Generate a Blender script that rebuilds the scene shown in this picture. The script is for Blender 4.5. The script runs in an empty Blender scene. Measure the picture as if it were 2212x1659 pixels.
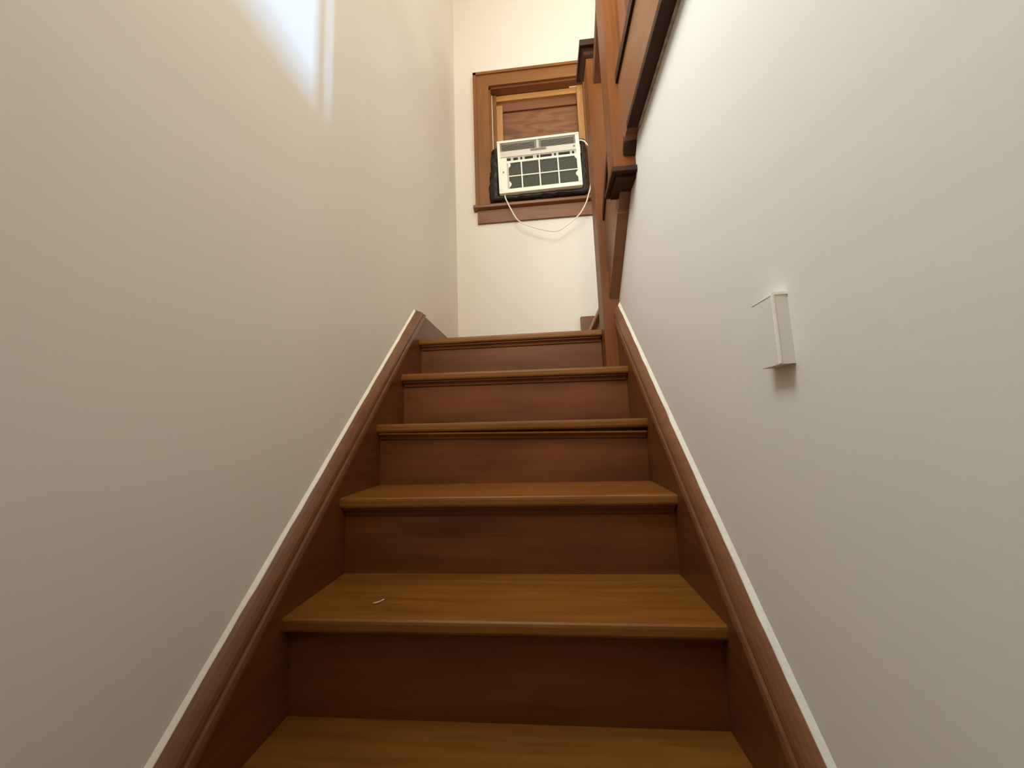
import bpy, bmesh, math, random
from mathutils import Vector, Matrix, noise

random.seed(4)
SC = bpy.context.scene
COL = SC.collection

# ------------------------------------------------------------------ camera
RISE, RUN, NOSE, WID = 0.2, 0.20767, 0.0311, 0.8792     # stair pitch, nosing overhang, clear width
F_PX = 781.84
YAW, PITCH, ROLL = (math.radians(a) for a in (4.971, 7.113, -2.010))
cam_d = bpy.data.cameras.new('camera'); cam = bpy.data.objects.new('camera', cam_d); COL.objects.link(cam)
fw = Vector((-math.sin(YAW)*math.cos(PITCH), math.cos(YAW)*math.cos(PITCH), math.sin(PITCH)))
rt0 = Vector((math.cos(YAW), math.sin(YAW), 0)); up0 = rt0.cross(fw)
rt = rt0*math.cos(ROLL) + up0*math.sin(ROLL); up = up0*math.cos(ROLL) - rt0*math.sin(ROLL)
M = Matrix((rt, up, -fw)).transposed().to_4x4(); M.translation = Vector((0.5599, -0.3368, 0.7742))
cam.matrix_world = M
cam_d.sensor_width = 36.0; cam_d.lens = F_PX/2212*36.0; cam_d.clip_start = 0.02
SC.camera = cam

# ------------------------------------------------------------------ world, light, exposure
SC.view_settings.view_transform = 'Standard'; SC.view_settings.look = 'None'
SC.view_settings.gamma = 1.0; SC.view_settings.exposure = 0.08; SC.view_settings.use_curve_mapping = False
SC.cycles.max_bounces = 14; SC.cycles.diffuse_bounces = 10
wd = bpy.data.worlds.new('sky'); SC.world = wd; wd.use_nodes = True
wd.node_tree.nodes['Background'].inputs[0].default_value = (0.75, 0.86, 1.0, 1)
wd.node_tree.nodes['Background'].inputs[1].default_value = 0.5

def area(name, loc, target, sx, sy, watts, col):
    l = bpy.data.lights.new(name, 'AREA'); l.shape = 'RECTANGLE'; l.size = sx; l.size_y = sy
    l.energy = watts; l.color = col
    o = bpy.data.objects.new(name, l); COL.objects.link(o); o.location = loc
    o.rotation_euler = (Vector(target)-Vector(loc)).to_track_quat('-Z', 'Y').to_euler()
    return o
# daylight entering by the narrow upstairs window and by the stair window high in the left wall
area('daylight_narrow_window', (3.17, 1.38, 2.73), (0.0, 0.50, 1.8), 0.10, 0.36, 125, (0.25, 0.55, 1.0))
area('daylight_stair_window', (-0.03, -0.20, 2.80), (1.0, -0.20, 2.80), 0.66, 1.16, 59, (0.88, 0.955, 1.0))
area('fill_hall_window', (0.60, -2.36, 3.15), (0.5, 2.1, 1.9), 0.9, 1.2, 58, (1.0, 0.89, 0.68))  # added fill from behind the camera, brightens the lower back wall

# ------------------------------------------------------------------ materials
def nt(name):
    m = bpy.data.materials.new(name); m.use_nodes = True
    t = m.node_tree; return m, t, t.nodes['Principled BSDF']
def plain(name, col, rough=0.5, metal=0.0, bump=0.0, bscale=40, spec=0.5, var=0.0):
    m, t, b = nt(name)
    b.inputs['Base Color'].default_value = (*col, 1); b.inputs['Roughness'].default_value = rough
    b.inputs['Metallic'].default_value = metal; b.inputs['Specular IOR Level'].default_value = spec
    if bump or var:
        tc = t.nodes.new('ShaderNodeTexCoord'); n = t.nodes.new('ShaderNodeTexNoise')
        n.inputs['Scale'].default_value = bscale; n.inputs['Detail'].default_value = 4
        t.links.new(tc.outputs['Object'], n.inputs['Vector'])
        if bump:
            bp = t.nodes.new('ShaderNodeBump'); bp.inputs['Strength'].default_value = bump; bp.inputs['Distance'].default_value = 0.01
            t.links.new(n.outputs['Fac'], bp.inputs['Height']); t.links.new(bp.outputs['Normal'], b.inputs['Normal'])
        if var:
            r = t.nodes.new('ShaderNodeValToRGB')
            r.color_ramp.elements[0].position = 0.3; r.color_ramp.elements[1].position = 0.7
            r.color_ramp.elements[0].color = (*[c*(1-var) for c in col], 1)
            r.color_ramp.elements[1].color = (*[min(1, c*(1+var)) for c in col], 1)
            t.links.new(n.outputs['Fac'], r.inputs['Fac']); t.links.new(r.outputs['Color'], b.inputs['Base Color'])
    return m
def wood(name, light, dark, axis='X', rough=0.38, scale=1.0, blotch=0.35, spec=0.5):
    """varnished wood: fine streaks stretched along the grain axis plus soft stain blotches"""
    m, t, b = nt(name); L = t.links.new
    tc = t.nodes.new('ShaderNodeTexCoord'); mp = t.nodes.new('ShaderNodeMapping')
    s = {'X': (1.6, 22, 22), 'Y': (22, 1.6, 22), 'Z': (22, 22, 1.6), 'S': (22, 1.6, 22)}[axis]
    mp.inputs['Scale'].default_value = [v*scale for v in s]
    if axis == 'S': mp.inputs['Rotation'].default_value = (-math.atan2(RISE, RUN), 0, 0)
    L(tc.outputs['Object'], mp.inputs['Vector'])
    n1 = t.nodes.new('ShaderNodeTexNoise'); n1.inputs['Scale'].default_value = 2.2; n1.inputs['Detail'].default_value = 6
    n1.inputs['Distortion'].default_value = 0.6; L(mp.outputs['Vector'], n1.inputs['Vector'])
    mp2 = t.nodes.new('ShaderNodeMapping'); mp2.inputs['Scale'].default_value = [math.sqrt(v)*1.2 for v in s]
    L(tc.outputs['Object'], mp2.inputs['Vector'])
    n2 = t.nodes.new('ShaderNodeTexNoise'); n2.inputs['Scale'].default_value = 1.6; n2.inputs['Detail'].default_value = 3
    L(mp2.outputs['Vector'], n2.inputs['Vector'])
    mx = t.nodes.new('ShaderNodeMix'); mx.data_type = 'FLOAT'; mx.inputs[0].default_value = blotch
    L(n1.outputs['Fac'], mx.inputs[2]); L(n2.outputs['Fac'], mx.inputs[3])
    r = t.nodes.new('ShaderNodeValToRGB'); r.color_ramp.elements[0].position = 0.34; r.color_ramp.elements[1].position = 0.66
    r.color_ramp.elements[0].color = (*dark, 1); r.color_ramp.elements[1].color = (*light, 1)
    L(mx.outputs[0], r.inputs['Fac']); L(r.outputs['Color'], b.inputs['Base Color'])
    b.inputs['Roughness'].default_value = rough; b.inputs['Specular IOR Level'].default_value = spec
    bp = t.nodes.new('ShaderNodeBump'); bp.inputs['Strength'].default_value = 0.08; bp.inputs['Distance'].default_value = 0.004
    L(n1.outputs['Fac'], bp.inputs['Height']); L(bp.outputs['Normal'], b.inputs['Normal'])
    return m

WALL = plain('wall_paint', (0.77, 0.73, 0.655), 0.50, bump=0.03, bscale=55, spec=0.25)
CEIL = plain('ceiling_paint', (0.8, 0.77, 0.7), 0.8)
CAULK = plain('white_paint_line', (0.93, 0.90, 0.78), 0.45, bump=0.2, bscale=60)
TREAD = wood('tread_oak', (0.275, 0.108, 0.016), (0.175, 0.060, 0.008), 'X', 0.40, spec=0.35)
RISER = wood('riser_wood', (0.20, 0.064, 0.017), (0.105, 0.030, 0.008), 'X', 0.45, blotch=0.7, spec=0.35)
SKIRT = wood('skirt_wood', (0.17, 0.052, 0.015), (0.105, 0.029, 0.009), 'S', 0.38)
MOLD = wood('molding_wood', (0.22, 0.085, 0.034), (0.16, 0.056, 0.022), 'S', 0.30)
BASEW = wood('baseboard_wood', (0.20, 0.085, 0.04), (0.14, 0.055, 0.025), 'Y', 0.4)
POST = wood('newel_wood', (0.215, 0.066, 0.007), (0.125, 0.034, 0.0035), 'Z', 0.42, blotch=0.6, spec=0.3)
RAILM = wood('hand_rail_wood', (0.14, 0.05, 0.02), (0.09, 0.03, 0.012), 'S', 0.36)
STRG = wood('stringer_wood', (0.21, 0.080, 0.028), (0.15, 0.05, 0.016), 'S', 0.38, blotch=0.6, spec=0.4)
FASC = wood('fascia_wood', (0.235, 0.096, 0.036), (0.165, 0.062, 0.022), 'Y', 0.38, blotch=0.6, spec=0.4)
DARK = wood('dark_stained_wood', (0.050, 0.018, 0.007), (0.030, 0.010, 0.004), 'Y', 0.5, spec=0.2)
CASE = wood('casing_wood', (0.265, 0.108, 0.027), (0.195, 0.072, 0.017), 'Z', 0.42, spec=0.35)
CASEH = wood('casing_head_wood', (0.265, 0.108, 0.027), (0.195, 0.072, 0.017), 'X', 0.42, spec=0.35)
SILLW = wood('sill_wood', (0.225, 0.085, 0.030), (0.16, 0.054, 0.018), 'X', 0.4)
PINE = wood('bare_pine', (0.50, 0.255, 0.075), (0.38, 0.175, 0.048), 'Z', 0.55)
PINEH = wood('bare_pine_rail', (0.50, 0.255, 0.075), (0.38, 0.175, 0.048), 'X', 0.55)
FLOORW = wood('floor_boards', (0.30, 0.15, 0.05), (0.21, 0.09, 0.03), 'Y', 0.35)
WHITE = plain('white_plastic', (0.83, 0.79, 0.68), 0.4)
GREYP = plain('grey_plastic', (0.50, 0.47, 0.42), 0.45)
LOUV = plain('louver_plastic', (0.22, 0.20, 0.165), 0.5)
SLOT = plain('dark_slot', (0.02, 0.015, 0.012), 0.6)
FILT = plain('filter_mesh', (0.058, 0.058, 0.046), 0.75, bump=0.4, bscale=90, var=0.35)
BAG = plain('black_plastic_film', (0.016, 0.011, 0.008), 0.40, bump=0.4, bscale=30, spec=0.3)
CORDM = plain('cord_sheath', (0.85, 0.79, 0.66), 0.45)
GLASS = plain('lamp_glass', (0.9, 0.87, 0.8), 0.3)
LINT = plain('lint', (0.85, 0.8, 0.7), 0.8)

def plywood():
    m, t, b = nt('stained_plywood'); L = t.links.new
    tc = t.nodes.new('ShaderNodeTexCoord'); mp = t.nodes.new('ShaderNodeMapping'); mp.inputs['Scale'].default_value = (2.2, 2.2, 11)
    L(tc.outputs['Object'], mp.inputs['Vector'])
    w = t.nodes.new('ShaderNodeTexNoise'); w.inputs['Scale'].default_value = 1.7; w.inputs['Detail'].default_value = 5; w.inputs['Distortion'].default_value = 1.6
    L(mp.outputs['Vector'], w.inputs['Vector'])
    r = t.nodes.new('ShaderNodeValToRGB'); r.color_ramp.elements[0].position = 0.3; r.color_ramp.elements[1].position = 0.62
    r.color_ramp.elements[0].color = (0.12, 0.05, 0.017, 1); r.color_ramp.elements[1].color = (0.25, 0.10, 0.036, 1)
    L(w.outputs['Fac'], r.inputs['Fac'])
    last = r.outputs['Color']
    for kx, kz, rad in ((0.63, 3.225, 0.022), (0.68, 3.11, 0.017)):          # two knots in the veneer
        g = t.nodes.new('ShaderNodeVectorMath'); g.operation = 'DISTANCE'; g.inputs[1].default_value = (kx, 2.19, kz)
        L(tc.outputs['Object'], g.inputs[0])
        k = t.nodes.new('ShaderNodeMapRange'); k.inputs[1].default_value = rad*0.3; k.inputs[2].default_value = rad
        k.inputs[3].default_value = 0.35; k.inputs[4].default_value = 1.0; L(g.outputs['Value'], k.inputs[0])
        mm = t.nodes.new('ShaderNodeVectorMath'); mm.operation = 'SCALE'; L(last, mm.inputs[0]); L(k.outputs[0], mm.inputs['Scale'])
        last = mm.outputs[0]
    L(last, b.inputs['Base Color']); b.inputs['Roughness'].default_value = 0.6
    return m
PLY = plywood()

# ------------------------------------------------------------------ helpers
def tag(o, label=None, cat=None, group=None, kind=None):
    if label: o['label'] = label
    if cat: o['category'] = cat
    if group: o['group'] = group
    if kind: o['kind'] = kind
    return o
def thing(name, label, cat, loc=(0, 0, 0), group=None, kind=None):
    o = bpy.data.objects.new(name, None); COL.objects.link(o); o.location = loc; o.empty_display_size = 0.1
    return tag(o, label, cat, group, kind)
def obj(name, bm, mat, parent=None, smooth=False):
    me = bpy.data.meshes.new(name); bmesh.ops.recalc_face_normals(bm, faces=bm.faces); bm.to_mesh(me); bm.free()
    me.materials.append(mat)
    if smooth:
        for p in me.polygons: p.use_smooth = True
    o = bpy.data.objects.new(name, me); COL.objects.link(o)
    if parent:
        o.parent = parent
    return o
def bev(bm, off, seg=2):
    if off: bmesh.ops.bevel(bm, geom=[e for e in bm.edges if len(e.link_faces) == 2 and e.calc_face_angle(0) > 0.6], offset=off, segments=seg, affect='EDGES', clamp_overlap=True)
    return bm
def box(x0, x1, y0, y1, z0, z1, b=0.0, bm=None):
    bm = bm or bmesh.new()
    vs = [bm.verts.new((x, y, z)) for x in (x0, x1) for y in (y0, y1) for z in (z0, z1)]
    for f in ((0, 1, 3, 2), (4, 6, 7, 5), (0, 4, 5, 1), (2, 3, 7, 6), (0, 2, 6, 4), (1, 5, 7, 3)):
        bm.faces.new([vs[i] for i in f])
    return bev(bm, b) if b else bm
def prism(pts, axis, a0, a1, b=0.0, bm=None):
    """polygon extruded along an axis; pts are the two other coordinates in axis order"""
    bm = bm or bmesh.new()
    def P(p, a):
        return {'X': (a, p[0], p[1]), 'Y': (p[0], a, p[1]), 'Z': (p[0], p[1], a)}[axis]
    r0 = [bm.verts.new(P(p, a0)) for p in pts]; r1 = [bm.verts.new(P(p, a1)) for p in pts]
    bm.faces.new(r0); bm.faces.new(list(reversed(r1)))
    for i in range(len(pts)):
        j = (i+1) % len(pts); bm.faces.new((r0[i], r0[j], r1[j], r1[i]))
    return bev(bm, b) if b else bm
def loft(sections, closed_ends=True):
    """sections: lists of points of equal length, each a closed ring"""
    bm = bmesh.new(); rings = [[bm.verts.new(p) for p in s] for s in sections]; n = len(rings[0])
    for a, c in zip(rings, rings[1:]):
        for i in range(n):
            j = (i+1) % n; bm.faces.new((a[i], a[j], c[j], c[i]))
    if closed_ends: bm.faces.new(rings[0]); bm.faces.new(list(reversed(rings[-1])))
    return bm
def tube(pts, rad, seg=8):
    pts = [Vector(p) for p in pts]; secs = []
    ref = Vector((0, 1, 0.01))
    for i, p in enumerate(pts):
        d = (pts[min(i+1, len(pts)-1)] - pts[max(i-1, 0)]).normalized()
        a = d.cross(ref).normalized(); c = d.cross(a).normalized()
        secs.append([p + (a*math.cos(2*math.pi*k/seg) + c*math.sin(2*math.pi*k/seg))*rad for k in range(seg)])
    return loft(secs)
def spline(pts, n=8):
    pts = [Vector(p) for p in pts]; out = []
    for i in range(len(pts)-1):
        p0, p1, p2, p3 = pts[max(i-1, 0)], pts[i], pts[i+1], pts[min(i+2, len(pts)-1)]
        for k in range(n):
            t = k/n
            out.append(0.5*((2*p1) + (p2-p0)*t + (2*p0-5*p1+4*p2-p3)*t*t + (3*p1-p0-3*p2+p3)*t**3))
    return out + [pts[-1]]

# ------------------------------------------------------------------ the shell
YB = 2.108                   # back wall face
XL, XR = -0.02, WID + 0.02   # wall faces either side of the lower flight
ZC, ZF, ZU, ZL = 4.40, -0.60, 2.0, 1.2   # ceiling, lower floor, upper floor, landing
PITCHUP = 0.90               # upper flight's pitch
def zb(y): return 1.283 + PITCHUP*(1.225 - y)      # underside line of the upper stringer
YJ = 1.225 - (1.705-1.283)/PITCHUP                 # where it meets the level fascia
XE, YF = 3.2, -2.4           # far right wall, wall behind the camera
WX0, WX1, WZ0, WZ1 = 0.248, 0.968, 2.3945, 3.362    # opening of the window above the landing

LW = (-0.55, 0.15, 2.20, 3.40)      # stair window high in the left wall: y0,y1,z0,z1
bm = box(XL-0.12, XL, YF-0.1, LW[0], ZF, ZC); box(XL-0.12, XL, LW[1], YB+0.15, ZF, ZC, bm=bm)
box(XL-0.12, XL, LW[0], LW[1], ZF, LW[2], bm=bm); box(XL-0.12, XL, LW[0], LW[1], LW[3], ZC, bm=bm)
tag(obj('wall_left', bm, WALL), 'plain white painted wall along the stairs with a pale daylight patch', 'wall', kind='structure')
bm = box(XL-0.12, WX0, YB, YB+0.15, ZF, ZC); box(WX1, XE+0.1, YB, YB+0.15, ZF, ZC, bm=bm)
box(WX0, WX1, YB, YB+0.15, ZF, WZ0, bm=bm); box(WX0, WX1, YB, YB+0.15, WZ1, ZC, bm=bm)
tag(obj('wall_back', bm, WALL), 'cream wall above the landing around the boarded window', 'wall', kind='structure')
wr = prism([(YF-0.1, ZF), (1.27, ZF), (1.27, zb(1.27)), (YJ, 1.705), (YF-0.1, 1.705)], 'X', XR, XR+0.10)
tag(obj('wall_right', wr, WALL), 'white painted wall under the upper flight beside the stairs', 'wall', kind='structure')
FW = (0.13, 1.07, 2.5, 3.8)         # unseen front window, added to light the lower back wall: x0,x1,z0,z1
bm = box(XL-0.12, FW[0], YF-0.12, YF, ZF, ZC); box(FW[1], XE+0.1, YF-0.12, YF, ZF, ZC, bm=bm)
box(FW[0], FW[1], YF-0.12, YF, ZF, FW[2], bm=bm); box(FW[0], FW[1], YF-0.12, YF, FW[3], ZC, bm=bm)
tag(obj('wall_front', bm, WALL), 'white hall wall behind the foot of the stairs', 'wall', kind='structure')
NW = (1.32, 1.44, 2.54, 2.92)       # narrow upstairs window: y0,y1,z0,z1
bm = box(XE, XE+0.12, YF-0.12, NW[0], ZU-0.3, ZC); box(XE, XE+0.12, NW[1], YB+0.15, ZU-0.3, ZC, bm=bm)
box(XE, XE+0.12, NW[0], NW[1], ZU-0.3, NW[2], bm=bm); box(XE, XE+0.12, NW[0], NW[1], NW[3], ZC, bm=bm)
tag(obj('wall_right_upper', bm, WALL), 'far wall of the upstairs hall with a narrow window', 'wall', kind='structure')
tag(obj('wall_side_light_block', prism([(0.6, ZL-0.1), (YB, ZL-0.1), (YB, ZC), (1.098, ZC), (1.098, ZU-0.02), (0.6, ZU-0.02)], 'X', 1.801, 1.88), WALL), 'unseen wall beside the upper flight, full height to block daylight', 'wall', kind='structure')  # upper part added to keep the narrow window's light off the far left wall
tag(obj('ceiling', box(XL-0.12, XE+0.12, YF-0.12, YB+0.15, ZC, ZC+0.1), CEIL), 'plain ceiling over the stairwell', 'ceiling', kind='structure')
tag(obj('floor', box(XL, XR, YF, -3*RUN+0.05, ZF-0.1, ZF), FLOORW), 'wooden floor at the foot of the stairs', 'floor', kind='structure')
bm = box(XR-0.0, 1.88, YF, 0.88, 1.80, ZU-0.001); box(1.88, XE, YF, YB, 1.80, ZU-0.001, bm=bm); box(XL, XR, YF, -0.9, 1.72, ZU-0.001, bm=bm)
tag(obj('floor_upper', bm, FLOORW), 'floor of the upstairs hall beside the stairwell', 'floor', kind='structure')

# ------------------------------------------------------------------ lower staircase
st = thing('staircase', 'brown varnished wooden staircase climbing between two white walls', 'staircase')
# each tread sags a little: height of its two ends
SAG = {6: (0.0, -0.003), 5: (0.006, -0.004), 4: (0.005, -0.006), 3: (0.005, -0.001), 2: (0.003, -0.001)}
def tread_mesh(k, depth, x0=0.0, x1=WID):
    zl, zr = SAG.get(k, (0.0, 0.0)); th = 0.028; y0 = k*RUN; z = k*RISE
    prof = [(y0+depth, 0), (y0+0.004, 0), (y0+0.001, -0.003), (y0, -0.008), (y0, -0.020), (y0+0.002, -0.025), (y0+0.007, -th), (y0+depth, -th)]
    return loft([[(x, y, z + zz + zl + (zr-zl)*(x/WID)) for y, zz in prof] for x in (x0, x1)])
def cove_mesh(k, drop_r=0.0, out=0.0, x1=WID):
    zl, zr = SAG.get(k, (0.0, 0.0)); yr = k*RUN + NOSE; z = k*RISE - 0.0285
    prof = [(yr+0.002, 0), (yr-0.020-out, 0), (yr-0.020-out, -0.005), (yr-0.013-out, -0.008), (yr-0.008, -0.014), (yr-0.007, -0.020), (yr+0.002, -0.020)]
    return loft([[(x, y, z + zz + zl + (zr-zl)*(x/WID) - drop_r*(x/WID)) for y, zz in prof] for x in (0.004, x1-0.004)])
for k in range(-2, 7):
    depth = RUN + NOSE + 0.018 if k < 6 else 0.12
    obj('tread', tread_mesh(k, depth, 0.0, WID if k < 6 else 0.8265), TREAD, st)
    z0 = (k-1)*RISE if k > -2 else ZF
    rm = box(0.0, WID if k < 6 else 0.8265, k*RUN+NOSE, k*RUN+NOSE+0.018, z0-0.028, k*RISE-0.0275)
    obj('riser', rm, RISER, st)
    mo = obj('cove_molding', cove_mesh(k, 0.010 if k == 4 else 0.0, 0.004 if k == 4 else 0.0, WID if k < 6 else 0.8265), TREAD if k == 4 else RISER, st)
    if k == 4: mo['label'] = 'loose strip of molding hanging slightly off the tread'
obj('landing', box(0.0, 0.895, 6*RUN+0.1205, YB-0.001, ZL-0.03, ZL), TREAD, st)

SL = RISE/RUN
YT = 6*RUN - 0.005                      # where the skirt turns level at the landing
ZT = SL*YT + 0.142                      # level top of the skirt where it turns into the landing baseboard
YS = YT + 0.095
Y0 = -3*RUN - 0.02
CAPM = [(-0.0185, 0.0515), (0.0040, 0.0515), (0.0070, 0.056), (0.0078, 0.066), (0.0062, 0.078), (0.0030, 0.0835), (0.0005, 0.0855), (0.0005, 0.0900),
        (0.0055, 0.0930), (0.0060, 0.1000), (0.0040, 0.1100), (-0.0005, 0.121), (-0.006, 0.131), (-0.012, 0.139), (-0.0185, 0.142)]
for side in (-1, 1):
    fx = (lambda x: x) if side < 0 else (lambda x: WID-x)
    if side < 0:
        pts = [(Y0, SL*Y0-0.36), (YT, SL*YT-0.36), (YS, SL*YT-0.36), (YS, ZT), ((ZT-0.0515)/SL, ZT), (Y0, SL*Y0+0.0515)]
    else:
        pts = [(Y0, SL*Y0-0.36), (1.186, SL*1.186-0.36), (1.186, SL*1.186+0.0515), (Y0, SL*Y0+0.0515)]
    sk = obj('skirt_board', prism(pts, 'X', fx(-0.018), fx(0.0)), SKIRT, st)
    top = [(x, (ZT-h)/SL, ZT) if side < 0 else (x, 1.186, SL*1.186+h) for x, h in CAPM]
    obj('cap_molding', loft([[(fx(x), Y0, SL*Y0+h) for x, h in CAPM], [(fx(x), y, z) for x, y, z in top]]), MOLD, sk)
    wdt = 0.008 if side < 0 else 0.014
    rnd = random.Random(side+5); cs = []
    y1 = YT-0.004 if side < 0 else 1.184
    for i in range(61):                 # a brush-width of wall paint lapped over the top of the molding
        y = Y0 + (y1-Y0)*i/60; j = rnd.uniform(-0.0010, 0.0010)
        prof = [(-0.0195, 0.1405), (-0.0125+j, 0.1385), (-0.0130+j, 0.1415), (-0.0195, 0.142+wdt)]
        cs.append([(fx(x), y, SL*y+h) for x, h in prof])
    o = obj('paint_line', loft(cs), CAULK, sk); o['label'] = 'white paint line along the top of the brown molding'
tag(obj('baseboard_left', loft([[(x, y, SL*YT+h) for x, h in [(-0.018, -0.04)]+[(0.0, -0.04), (0.0, 0.138), (-0.004, 0.142), (-0.018, 0.142)]] for y in (YS+0.0015, YB)]), BASEW),
    'brown wooden baseboard along the landing wall', 'baseboard', kind='structure')
tag(obj('baseboard_back', box(0.002, 0.8305, YB-0.018, YB-0.0005, ZL, ZL+0.13, 0.003), BASEW),
    'brown wooden baseboard under the boarded window', 'baseboard', kind='structure')

# ------------------------------------------------------------------ step and upper flight turning back over the wall
us = thing('staircase', 'short brown upper flight turning right off the landing', 'staircase', (0.9, 1.4, ZL))
def upart(name, bm, mat, par=us):
    bmesh.ops.translate(bm, vec=-Vector((0.9, 1.4, ZL)), verts=bm.verts)
    o = obj(name, bm, mat); o.parent = par; return o
TRX = wood('side_tread_lit_oak', (0.50, 0.36, 0.24), (0.40, 0.27, 0.17), 'Y', 0.4)  # much paler than the other treads: light from above put into the colour
sn = [(0.871, 1.398), (0.867, 1.392), (0.867, 1.380), (0.872, 1.372), (1.80, 1.372), (1.80, 1.40), (0.875, 1.40)]
o = upart('side_step', prism(sn, 'Y', 1.297, YB-0.001), TRX); o['label'] = 'first side step, tread edge coloured pale for the light on it'
upart('riser', box(0.896, 0.914, 1.297, YB-0.001, ZL, 1.3715), RISER)
upart('skirt_board', prism([(0.832, ZL), (1.80, ZL), (1.80, 1.518), (0.838, 1.518), (0.832, 1.512)], 'Y', YB-0.022, YB-0.0006), BASEW)
for i, yy in enumerate((1.24, 1.06, 0.88)):
    z = 1.6 + 0.2*i
    upart('riser', box(1.0, 1.80, yy-0.018, yy, z-0.2, z-0.028), RISER)
    if i < 2: upart('tread', box(1.0, 1.80, yy-0.20, yy+0.03, z-0.028, z, 0.005), TREAD)

# ------------------------------------------------------------------ balustrade: newels, stringer, fascia, rails
AX0, AX1, AY0, AY1 = 0.828, 0.928, 1.187, 1.296
BX0, BX1, BY0, BY1 = 0.828, 0.928, 0.798, 0.900
ba = thing('stair_balustrade', 'brown wooden balustrade of the upper flight with square newel posts', 'balustrade', (0.88, 1.24, 1.0))
def bpart(name, bm, mat, par=None):
    bmesh.ops.translate(bm, vec=-Vector((0.88, 1.24, 1.0)), verts=bm.verts)
    o = obj(name, bm, mat); o.parent = par or ba; return o
na = bpart('newel_post', box(AX0, AX1, AY0, AY1, 0.9985, 2.52, 0.004), POST)
cp = box(AX0-0.030, AX1+0.030, AY0-0.036, AY1+0.036, 2.515, 2.545, 0.004)
bpart('newel_cap', cp, DARK, na)
bpart('cap_molding', loft([[(x0, y0, z), (x1, y0, z), (x1, y1, z), (x0, y1, z)] for z, e in ((2.482, 0.002), (2.492, 0.010), (2.505, 0.013), (2.516, 0.022))
      for x0, x1, y0, y1 in ((AX0-e, AX1+e, AY0-e, AY1+e),)]), DARK, na)
bpart('cap_top', loft([[(AX0-e, AY0-e, z), (AX1+e, AY0-e, z), (AX1+e, AY1+e, z), (AX0-e, AY1+e, z)] for z, e in ((2.544, 0.012), (2.556, 0.002), (2.575, -0.04))]), DARK, na)
nb = bpart('newel_post', box(BX0, BX1, BY0, BY1, 1.618, 3.05, 0.004), POST)
dp = box(BX0-0.010, XR-0.0005, BY0-0.012, BY1+0.034, 1.604, 1.620, 0.003)
o = bpart('newel_drop', dp, DARK, nb); o['label'] = 'dark drop plate under the hanging newel post'
bpart('drop_block', box(BX0+0.006, XR-0.001, BY0+0.012, BY1+0.022, 1.592, 1.606, 0.003), DARK, nb)
bpart('newel_cap', box(BX0-0.03, BX1+0.03, BY0-0.03, BY1+0.03, 3.05, 3.08, 0.004), DARK, nb)
XS = 0.861
ST_H = 0.372
sg = bpart('stringer', prism([(1.20, zb(1.20)), (1.20, zb(1.20)+ST_H), (0.88, zb(0.88)+ST_H), (0.88, zb(0.88))], 'X', XS, 0.96), STRG)
bpart('shoe_rail', prism([(1.19, zb(1.19)+ST_H-0.02), (1.19, zb(1.19)+ST_H+0.022), (0.899, zb(0.899)+ST_H+0.022), (0.899, zb(0.899)+ST_H-0.02)], 'X', XS-0.008, 0.955), DARK, sg)
bpart('soffit_molding', prism([(1.215, zb(1.215)-0.006), (1.215, zb(1.215)+0.012), (0.93, zb(0.93)+0.012), (0.93, zb(0.93)-0.006)], 'X', XS-0.003, XR-0.0005), SILLW, sg)
YE = -0.9
fa = bpart('fascia', prism([(BY0+0.01, zb(BY0+0.01)), (YJ, 1.705), (YE, 1.705), (YE, 1.955), (BY0+0.01, 1.955)], 'X', XS, 0.96), FASC)
bpart('shoe_rail', box(XS-0.008, 0.955, YE, BY0+0.004, 1.938, 1.972), DARK, fa)
bpart('soffit_molding', box(XS-0.004, XR-0.0005, YE, YJ-0.035, 1.697, 1.716, 0.002), DARK, fa)
bpart('soffit_molding', prism([(BY0-0.006, zb(BY0)-0.004), (BY0-0.006, zb(BY0)+0.016), (YJ+0.012, zb(YJ+0.012)+0.016), (YJ+0.012, zb(YJ+0.012)-0.006)], 'X', XS-0.003, XR-0.0005), DARK, fa)
SMEAR = plain('paint_smear', (0.42, 0.38, 0.31), 0.6, bump=0.2, bscale=50, var=0.4)
o = bpart('paint_line', box(0.891, XR-0.0006, YE, YJ-0.036, 1.6945, 1.6975), SMEAR, fa); o['label'] = 'grey paint smear where the trim meets the wall'
# hand rails
def rail(pts_yz, par):
    prof = [(-0.026, -0.030), (0.026, -0.030), (0.030, -0.012), (0.030, 0.010), (0.018, 0.024), (-0.018, 0.024), (-0.030, 0.010), (-0.030, -0.012)]
    return bpart('hand_rail', loft([[(0.882+x, y, z+h) for x, h in prof] for y, z in pts_yz]), RAILM, par)
ra = rail([(AY0+0.004, 2.372), (BY1-0.004, 2.372+PITCHUP*(AY0-BY1+0.008))], ba)
rb = rail([(BY0+0.004, 2.86), (YE, 2.86)], ba)
for y in (0.757, 0.42, 0.10, -0.22, -0.54, -0.86):
    bpart('baluster', box(0.866, 0.890, y-0.014, y+0.014, 1.970, 2.835, 0.002), POST)
for y in (0.985, 1.085):
    bpart('baluster', box(0.874, 0.896, y-0.011, y+0.011, zb(y)+ST_H+0.01, 2.372+PITCHUP*(AY0-y)-0.026, 0.002), POST)

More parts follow.
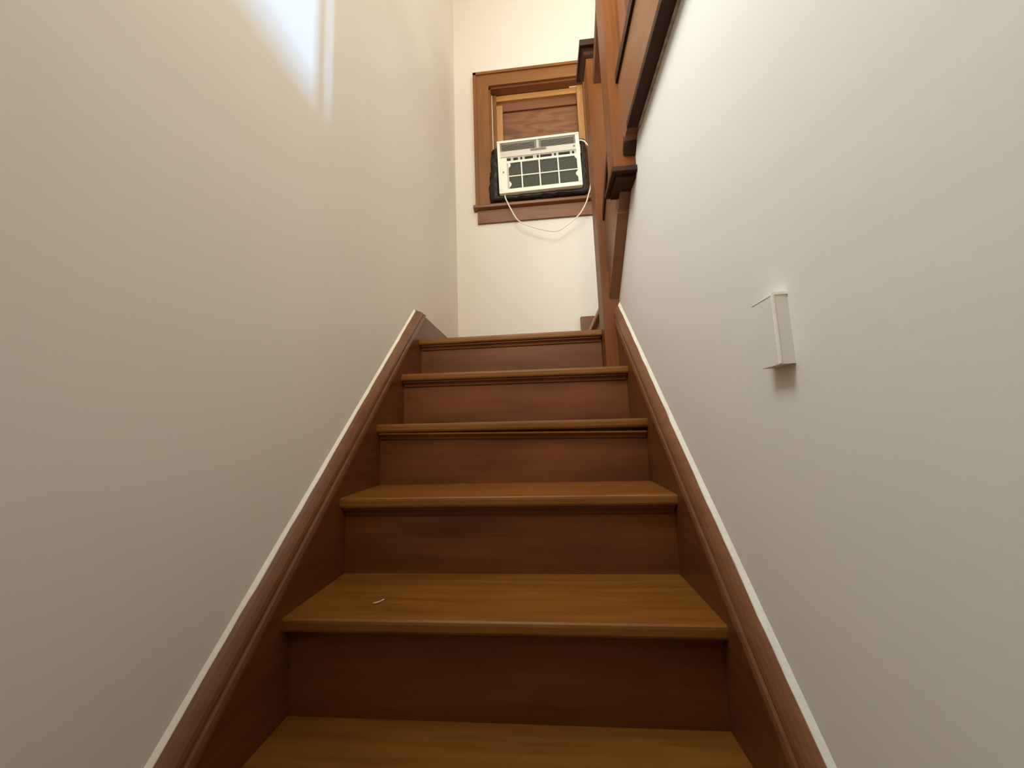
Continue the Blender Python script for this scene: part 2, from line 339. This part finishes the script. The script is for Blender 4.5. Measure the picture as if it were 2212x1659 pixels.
# ------------------------------------------------------------------ window above the landing
w1 = thing('window_1', 'boarded up wooden window above the landing with brown casing', 'window', (0.6, YB, WZ0), kind='structure')
def wpart(name, bm, mat, par=w1):
    bmesh.ops.translate(bm, vec=-Vector((0.6, YB, WZ0)), verts=bm.verts)
    o = obj(name, bm, mat); o.parent = par; return o
yc = YB-0.020
for x0, x1, s in ((0.135, WX0, 1), (WX1, 1.081, -1)):
    c = wpart('casing', box(x0, x1, yc, YB-0.0005, WZ0+0.002, WZ1, 0.003), CASE)
    xb = (x0-0.004, x0+0.020) if s > 0 else (x1-0.020, x1+0.004)
    wpart('back_band', box(xb[0], xb[1], yc-0.010, YB-0.0004, WZ0+0.001, 3.476, 0.003), CASE, c)
c = wpart('casing', box(0.135, 1.081, yc, YB-0.0005, WZ1, 3.472, 0.003), CASEH)
wpart('back_band', box(0.131, 1.085, yc-0.010, YB-0.0003, 3.458, 3.479, 0.003), CASEH, c)
wpart('sill', prism([(YB+0.06, 2.394), (YB-0.044, 2.386), (YB-0.050, 2.378), (YB-0.046, 2.364), (YB-0.020, 2.357), (YB-0.0005, 2.355), (YB+0.06, 2.355)], 'X', 0.116, 1.100, 0.002), SILLW)
wpart('apron', box(0.142, 1.074, yc+0.002, YB-0.0005, 2.258, 2.3545, 0.003), SILLW)
wpart('jamb', box(WX0, WX0+0.012, YB, YB+0.15, WZ0, WZ1), CASE)
wpart('jamb', box(WX1-0.012, WX1, YB, YB+0.15, WZ0, WZ1), CASE)
wpart('head_jamb', box(WX0, WX1, YB, YB+0.15, WZ1-0.012, WZ1), SILLW)
o = wpart('paint_line', box(WX0+0.0125, WX0+0.017, YB+0.050, YB+0.056, 2.80, WZ1-0.013), CAULK); o['label'] = 'thin white caulk line down the jamb'
wpart('paint_line', box(0.86, 0.955, YB+0.05, YB+0.058, WZ1-0.017, WZ1-0.0125), CAULK)
wpart('stile', box(WX0+0.012, 0.298, YB+0.055, YB+0.075, WZ0, WZ1-0.013), CASE)
wpart('stile', box(0.912, WX1-0.012, YB+0.045, YB+0.075, WZ0, WZ1-0.013), PINE)
wpart('top_rail', box(0.298, 0.912, YB+0.060, YB+0.080, 3.300, WZ1-0.016), PINEH)
wpart('blocking', box(0.298, 0.342, YB+0.060, YB+0.088, 2.80, 3.262), PINE)
wpart('rail', box(0.298, 0.912, YB+0.078, YB+0.095, 3.225, 3.301), SILLW)
wpart('plywood_board', box(0.270, 0.940, YB+0.082+0.013, YB+0.108, 2.41, 3.31), PLY)

# ------------------------------------------------------------------ air conditioner
ACW, ACH = 0.582, 0.405
ac = thing('window_air_conditioner', 'white window air conditioner with exposed filter grid set in the boarded window', 'air conditioner', (0.605, 2.02, 2.432))
ac.rotation_euler = (0, -math.radians(1.1), 0)
def apart(name, bm, mat, par=ac):
    o = obj(name, bm, mat); o.parent = par; return o
def U(u): return (u-0.5)*ACW
def V(v): return (1-v)*ACH
def fb(u0, u1, v0, v1, d0, d1, b=0.0):      # box in face coordinates, d = depth behind the face
    return box(U(u0), U(u1), d0, d1, V(v1), V(v0), b)
apart('housing', box(-ACW/2+0.012, ACW/2-0.012, 0.03, 0.16, 0.006, ACH-0.010, 0.004), GREYP)
apart('back_panel', fb(0.01, 0.99, 0.02, 0.98, 0.020, 0.032), SLOT)
ff = apart('front_frame', fb(0.0, 1.0, 0.0, 0.040, 0.0, 0.045, 0.004), WHITE)
apart('front_frame', fb(0.0, 1.0, 0.930, 1.0, 0.0, 0.045, 0.004), WHITE)
apart('front_frame', fb(0.955, 1.0, 0.035, 0.935, 0.0, 0.045, 0.004), WHITE)
apart('front_frame', fb(0.0, 0.034, 0.035, 0.935, 0.0, 0.045, 0.004), WHITE)
sp = apart('side_panel', fb(0.033, 0.105, 0.325, 0.935, 0.004, 0.03, 0.002), WHITE)
apart('latch', fb(0.058, 0.068, 0.585, 0.615, 0.002, 0.006), SLOT, sp)
# discharge louvres
for u0, u1 in ((0.036, 0.478), (0.518, 0.953)):
    lp = apart('louver_panel', fb(u0, u1, 0.042, 0.205, 0.012, 0.024), LOUV)
    for i in range(7):
        v = 0.052 + i*0.0215
        s = fb(u0+0.02, u1-0.02, v, v+0.008, 0.005, 0.014); apart('slat', s, GREYP if i == 0 else LOUV, lp)
    apart('louver_end', fb(u0, u0+0.016, 0.042, 0.205, 0.006, 0.013), LOUV, lp)
    apart('louver_end', fb(u1-0.016, u1, 0.042, 0.205, 0.006, 0.013), LOUV, lp)
apart('louver_divider', fb(0.482, 0.514, 0.042, 0.205, 0.004, 0.02), GREYP)
cb = apart('control_band', fb(0.034, 0.956, 0.205, 0.318, 0.002, 0.024, 0.002), plain('band_plastic', (0.60, 0.57, 0.50), 0.45))
bp_ = apart('name_plate', fb(0.405, 0.600, 0.214, 0.254, -0.0005, 0.003), plain('plate_grey', (0.26, 0.24, 0.20), 0.4), cb)
for i in range(8):                          # row of raised, unreadable letters
    u = 0.418 + i*0.0215
    apart('letter', fb(u, u+0.0145, 0.223, 0.245, -0.0015, 0.0), plain('plate_letter', (0.14, 0.13, 0.11), 0.4) if i == 0 else bpy.data.materials['plate_letter'], cb)
apart('badge', fb(0.922, 0.945, 0.240, 0.268, -0.0005, 0.003, 0.001), LOUV, cb)
apart('small_print', fb(0.052, 0.110, 0.262, 0.268, 0.0013, 0.003), GREYP, cb)
# slot row above the filter
apart('slot_bar', fb(0.105, 0.956, 0.318, 0.335, 0.006, 0.02), GREYP)
edges = [0.105, 0.112, 0.158, 0.190, 0.248, 0.278, 0.300, 0.332, 0.432, 0.480, 0.503, 0.522, 0.660, 0.690, 0.712, 0.742, 0.880, 0.905, 0.932, 0.956]
for i in range(0, len(edges), 2):
    apart('slot_rib', fb(edges[i], edges[i+1], 0.333, 0.395, 0.006, 0.02), GREYP)
fl = apart('filter', fb(0.105, 0.956, 0.39, 0.935, 0.012, 0.02), FILT)
apart('filter_bar', fb(0.105, 0.956, 0.393, 0.432, 0.004, 0.014), WHITE, fl)
for u in (0.285, 0.503, 0.730):
    apart('filter_bar', fb(u-0.0075, u+0.0075, 0.43, 0.935, 0.004, 0.014), WHITE, fl)
apart('filter_bar', fb(0.125, 0.956, 0.676, 0.694, 0.005, 0.014), WHITE, fl)
apart('filter_bar', fb(0.104, 0.128, 0.43, 0.935, 0.005, 0.014), GREYP, fl)
for u, v, s in ((0.127, 0.475, 1), (0.127, 0.84, 1), (0.957, 0.44, -1), (0.957, 0.775, -1)):   # scalloped finger tabs
    pts = [(U(u), V(v-0.055)), (U(u+s*0.012), V(v-0.045)), (U(u+s*0.026), V(v-0.012)), (U(u+s*0.026), V(v+0.012)), (U(u+s*0.006), V(v+0.05)), (U(u), V(v+0.055))]
    apart('finger_tab', prism(pts, 'Y', 0.003, 0.013), WHITE, fl)
br = [(-0.005+0.02, ACH-0.004), (-0.005+0.018, ACH+0.018), (0.03, ACH+0.024), (0.058, ACH+0.021), (0.082, ACH+0.008), (0.10, ACH-0.004)]
apart('top_bracket', prism([(x-0.0, z) for x, z in br], 'Y', 0.03, 0.055, 0.002), WHITE)
for i in range(4):
    apart('side_clip', box(ACW/2-0.001, ACW/2+0.006, 0.012, 0.03, ACH-0.10-i*0.016, ACH-0.09-i*0.016, 0.001), WHITE)
# power cord: droops below the unit from its left corner to the right side, end tucked behind the newel
def loc(x, y, z):                           # scene point to the unit's own frame
    return ac.matrix_basis.inverted() @ Vector((x, y, z))
bpy.context.view_layer.update()
cp_ = [(0.350, 2.05, 2.440), (0.353, 2.03, 2.400), (0.366, 2.022, 2.360), (0.388, 2.02, 2.308), (0.440, 2.02, 2.212), (0.534, 2.02, 2.157), (0.620, 2.02, 2.126), (0.676, 2.02, 2.112), (0.710, 2.02, 2.114), (0.756, 2.02, 2.138),
       (0.854, 2.02, 2.214), (0.906, 2.02, 2.294), (0.930, 2.02, 2.360), (0.945, 2.02, 2.411), (0.965, 2.03, 2.52), (0.985, 2.04, 2.64), (0.975, 2.04, 2.70), (0.943, 2.03, 2.748), (0.922, 2.03, 2.776), (0.897, 2.04, 2.793), (0.880, 2.06, 2.797)]
apart('power_cord', tube([loc(*p) for p in spline(cp_, 6)], 0.0042), CORDM)

# black plastic film stuffed round the unit
def film():
    bm = bmesh.new(); n = 120; rings = []
    x0, x1, z0, z1 = 0.322, 0.888, 2.442, 2.805
    # (depth, distance out from the unit's sides) from the unit's skin, bulging forward, out to the window frame
    for yi, (y, e) in enumerate(((2.072, 0.0), (2.056, 0.010), (2.048, 0.028), (2.052, 0.046), (2.060, 0.060), (2.074, 0.068), (2.087, 0.066))):
        ring = []
        w_, h_ = x1-x0, z1-z0; per = 2*(w_+h_)
        for i in range(n):
            d = i/n*per
            if d < w_: p = (x0+d, z0); q = (0, -1)
            elif d < w_+h_: p = (x1, z0+d-w_); q = (1, 0)
            elif d < 2*w_+h_: p = (x1-(d-w_-h_), z1); q = (0, 1)
            else: p = (x0, z1-(d-2*w_-h_)); q = (-1, 0)
            # round the corners outwards
            cx = max(-1, min(1, (p[0]-(x0+x1)/2)/(w_/2-0.03))); cz = max(-1, min(1, (p[1]-(z0+z1)/2)/(h_/2-0.03)))
            if abs(p[0]-x0) < 0.03 and q[1]: q = (-(1-abs(p[0]-x0)/0.03), q[1])
            if abs(p[0]-x1) < 0.03 and q[1]: q = ((1-abs(p[0]-x1)/0.03), q[1])
            if abs(p[1]-z0) < 0.03 and q[0]: q = (q[0], -(1-abs(p[1]-z0)/0.03))
            nn = noise.noise(Vector((p[0]*15, p[1]*15, y*70)))*0.018 + noise.noise(Vector((p[0]*36, p[1]*36, y*120)))*0.009
            ex = e + nn*min(1, yi/2); ez = ex
            if q[0] < 0:
                ex += (0.020*max(0, 1-abs(p[1]-2.50)/0.16) - 0.002) * min(1, yi/3)
            if q[0] > 0: ex *= 0.72
            if q[1] < 0: ez = min(ez*0.62, z0-2.3955+nn*0.3)
            if q[1] > 0: ez = min(ez*0.1, 0.004)
            yy = y + noise.noise(Vector((p[0]*26, y*9, p[1]*26)))*0.010*min(1, yi/2)
            ring.append(bm.verts.new((p[0]+q[0]*ex, min(yy, 2.0865), p[1]+q[1]*ez)))
        rings.append(ring)
    for a, c in zip(rings, rings[1:]):
        for i in range(n): bm.faces.new((a[i], a[(i+1) % n], c[(i+1) % n], c[i]))
    bmesh.ops.subdivide_edges(bm, edges=bm.edges[:], cuts=1, smooth=0.6)
    return bm
tag(obj('plastic_sheet', film(), BAG, smooth=True), 'crumpled black plastic sheet packed around the air conditioner', 'plastic sheet')

# ------------------------------------------------------------------ small things
blk = thing('wall_block', 'small white painted wood block fixed on the bare wall', 'block', (0.89, 0.197, 0.849))
b1 = box(-0.010, 0.0095, -0.022, 0.023, 0.0, 0.098, 0.0025)
o = obj('block', b1, WALL); o.parent = blk
pl = loft([[(-0.0106, -0.0225, z), (-0.0106, 0.030, z - (0.004 if k else 0)), (0.0094, 0.030, z - (0.004 if k else 0)), (0.0094, -0.0235, z)] for k, z in enumerate((0.0965, 0.1005))])  # highlight on the block's edges put in as brighter white strips
o = obj('edge_highlight', pl, CAULK); o.parent = blk; o['label'] = 'white strip painting in the highlight on top edge'
o = obj('edge_highlight', box(-0.0112, -0.0085, -0.0228, -0.0195, 0.001, 0.097, 0.001), CAULK); o.parent = blk

ln = tube(spline([(0.166, 0.481, 0.4055), (0.171, 0.480, 0.4065), (0.177, 0.485, 0.4065), (0.182, 0.499, 0.4055)], 5), 0.0011, 6)
tag(obj('lint_thread', ln, LINT), 'tiny white curl of lint lying on a stair tread', 'lint')

# ------------------------------------------------------------------ out of the picture: the windows and lamp that light the stairs
for nm, lab, (a0, a1, z0, z1), x, sg_ in (('window_2', 'narrow upstairs hall window letting in daylight', NW, XE, -1), ('window_3', 'stair window high in the left wall', LW, XL, 1)):
    w = thing(nm, lab, 'window', (x, a0, z0), kind='structure')
    t = 0.05
    for q in ((a0-t, a1+t, z1, z1+t), (a0-t, a1+t, z0-t, z0), (a0-t, a0, z0, z1), (a1, a1+t, z0, z1)):
        xs = sorted((x+sg_*0.0005, x+sg_*0.018))
        bm = box(xs[0], xs[1], q[0], q[1], q[2], q[3]); bmesh.ops.translate(bm, vec=-Vector((x, a0, z0)), verts=bm.verts)
        o = obj('casing', bm, CASE); o.parent = w
w = thing('window_4_added', 'added unseen front window that brightens the wall of the boarded window', 'window', (FW[0], YF, FW[2]), kind='structure')
for q in ((FW[0]-0.05, FW[1]+0.05, FW[3], FW[3]+0.05), (FW[0]-0.05, FW[1]+0.05, FW[2]-0.05, FW[2]), (FW[0]-0.05, FW[0], FW[2], FW[3]), (FW[1], FW[1]+0.05, FW[2], FW[3])):
    bm = box(q[0], q[1], YF+0.0005, YF+0.018, q[2], q[3]); bmesh.ops.translate(bm, vec=-Vector((FW[0], YF, FW[2])), verts=bm.verts)
    o = obj('casing', bm, CASE); o.parent = w
LX, LY, LZ = 1.42, 0.25, 2.98
lp = thing('pendant_lamp', 'frosted globe lamp hanging over the upstairs hall', 'lamp', (LX, LY, LZ))
bm = bmesh.new(); bmesh.ops.create_uvsphere(bm, u_segments=24, v_segments=14, radius=0.12)
gm, gt, gb = nt('lit_globe'); gb.inputs['Base Color'].default_value = (0.9, 0.85, 0.75, 1)
gb.inputs['Emission Color'].default_value = (1.0, 0.97, 0.78, 1); gb.inputs['Emission Strength'].default_value = 29
o = obj('globe', bm, gm, smooth=True); o.parent = lp
o = obj('rod', tube([(0, 0, 0.115), (0, 0, ZC-LZ-0.02)], 0.006), DARK); o.parent = lp
bm = bmesh.new(); bmesh.ops.create_cone(bm, cap_ends=True, segments=24, radius1=0.06, radius2=0.06, depth=0.02)
bmesh.ops.translate(bm, vec=(0, 0, ZC-LZ-0.0105), verts=bm.verts)
o = obj('canopy', bm, WHITE); o.parent = lp
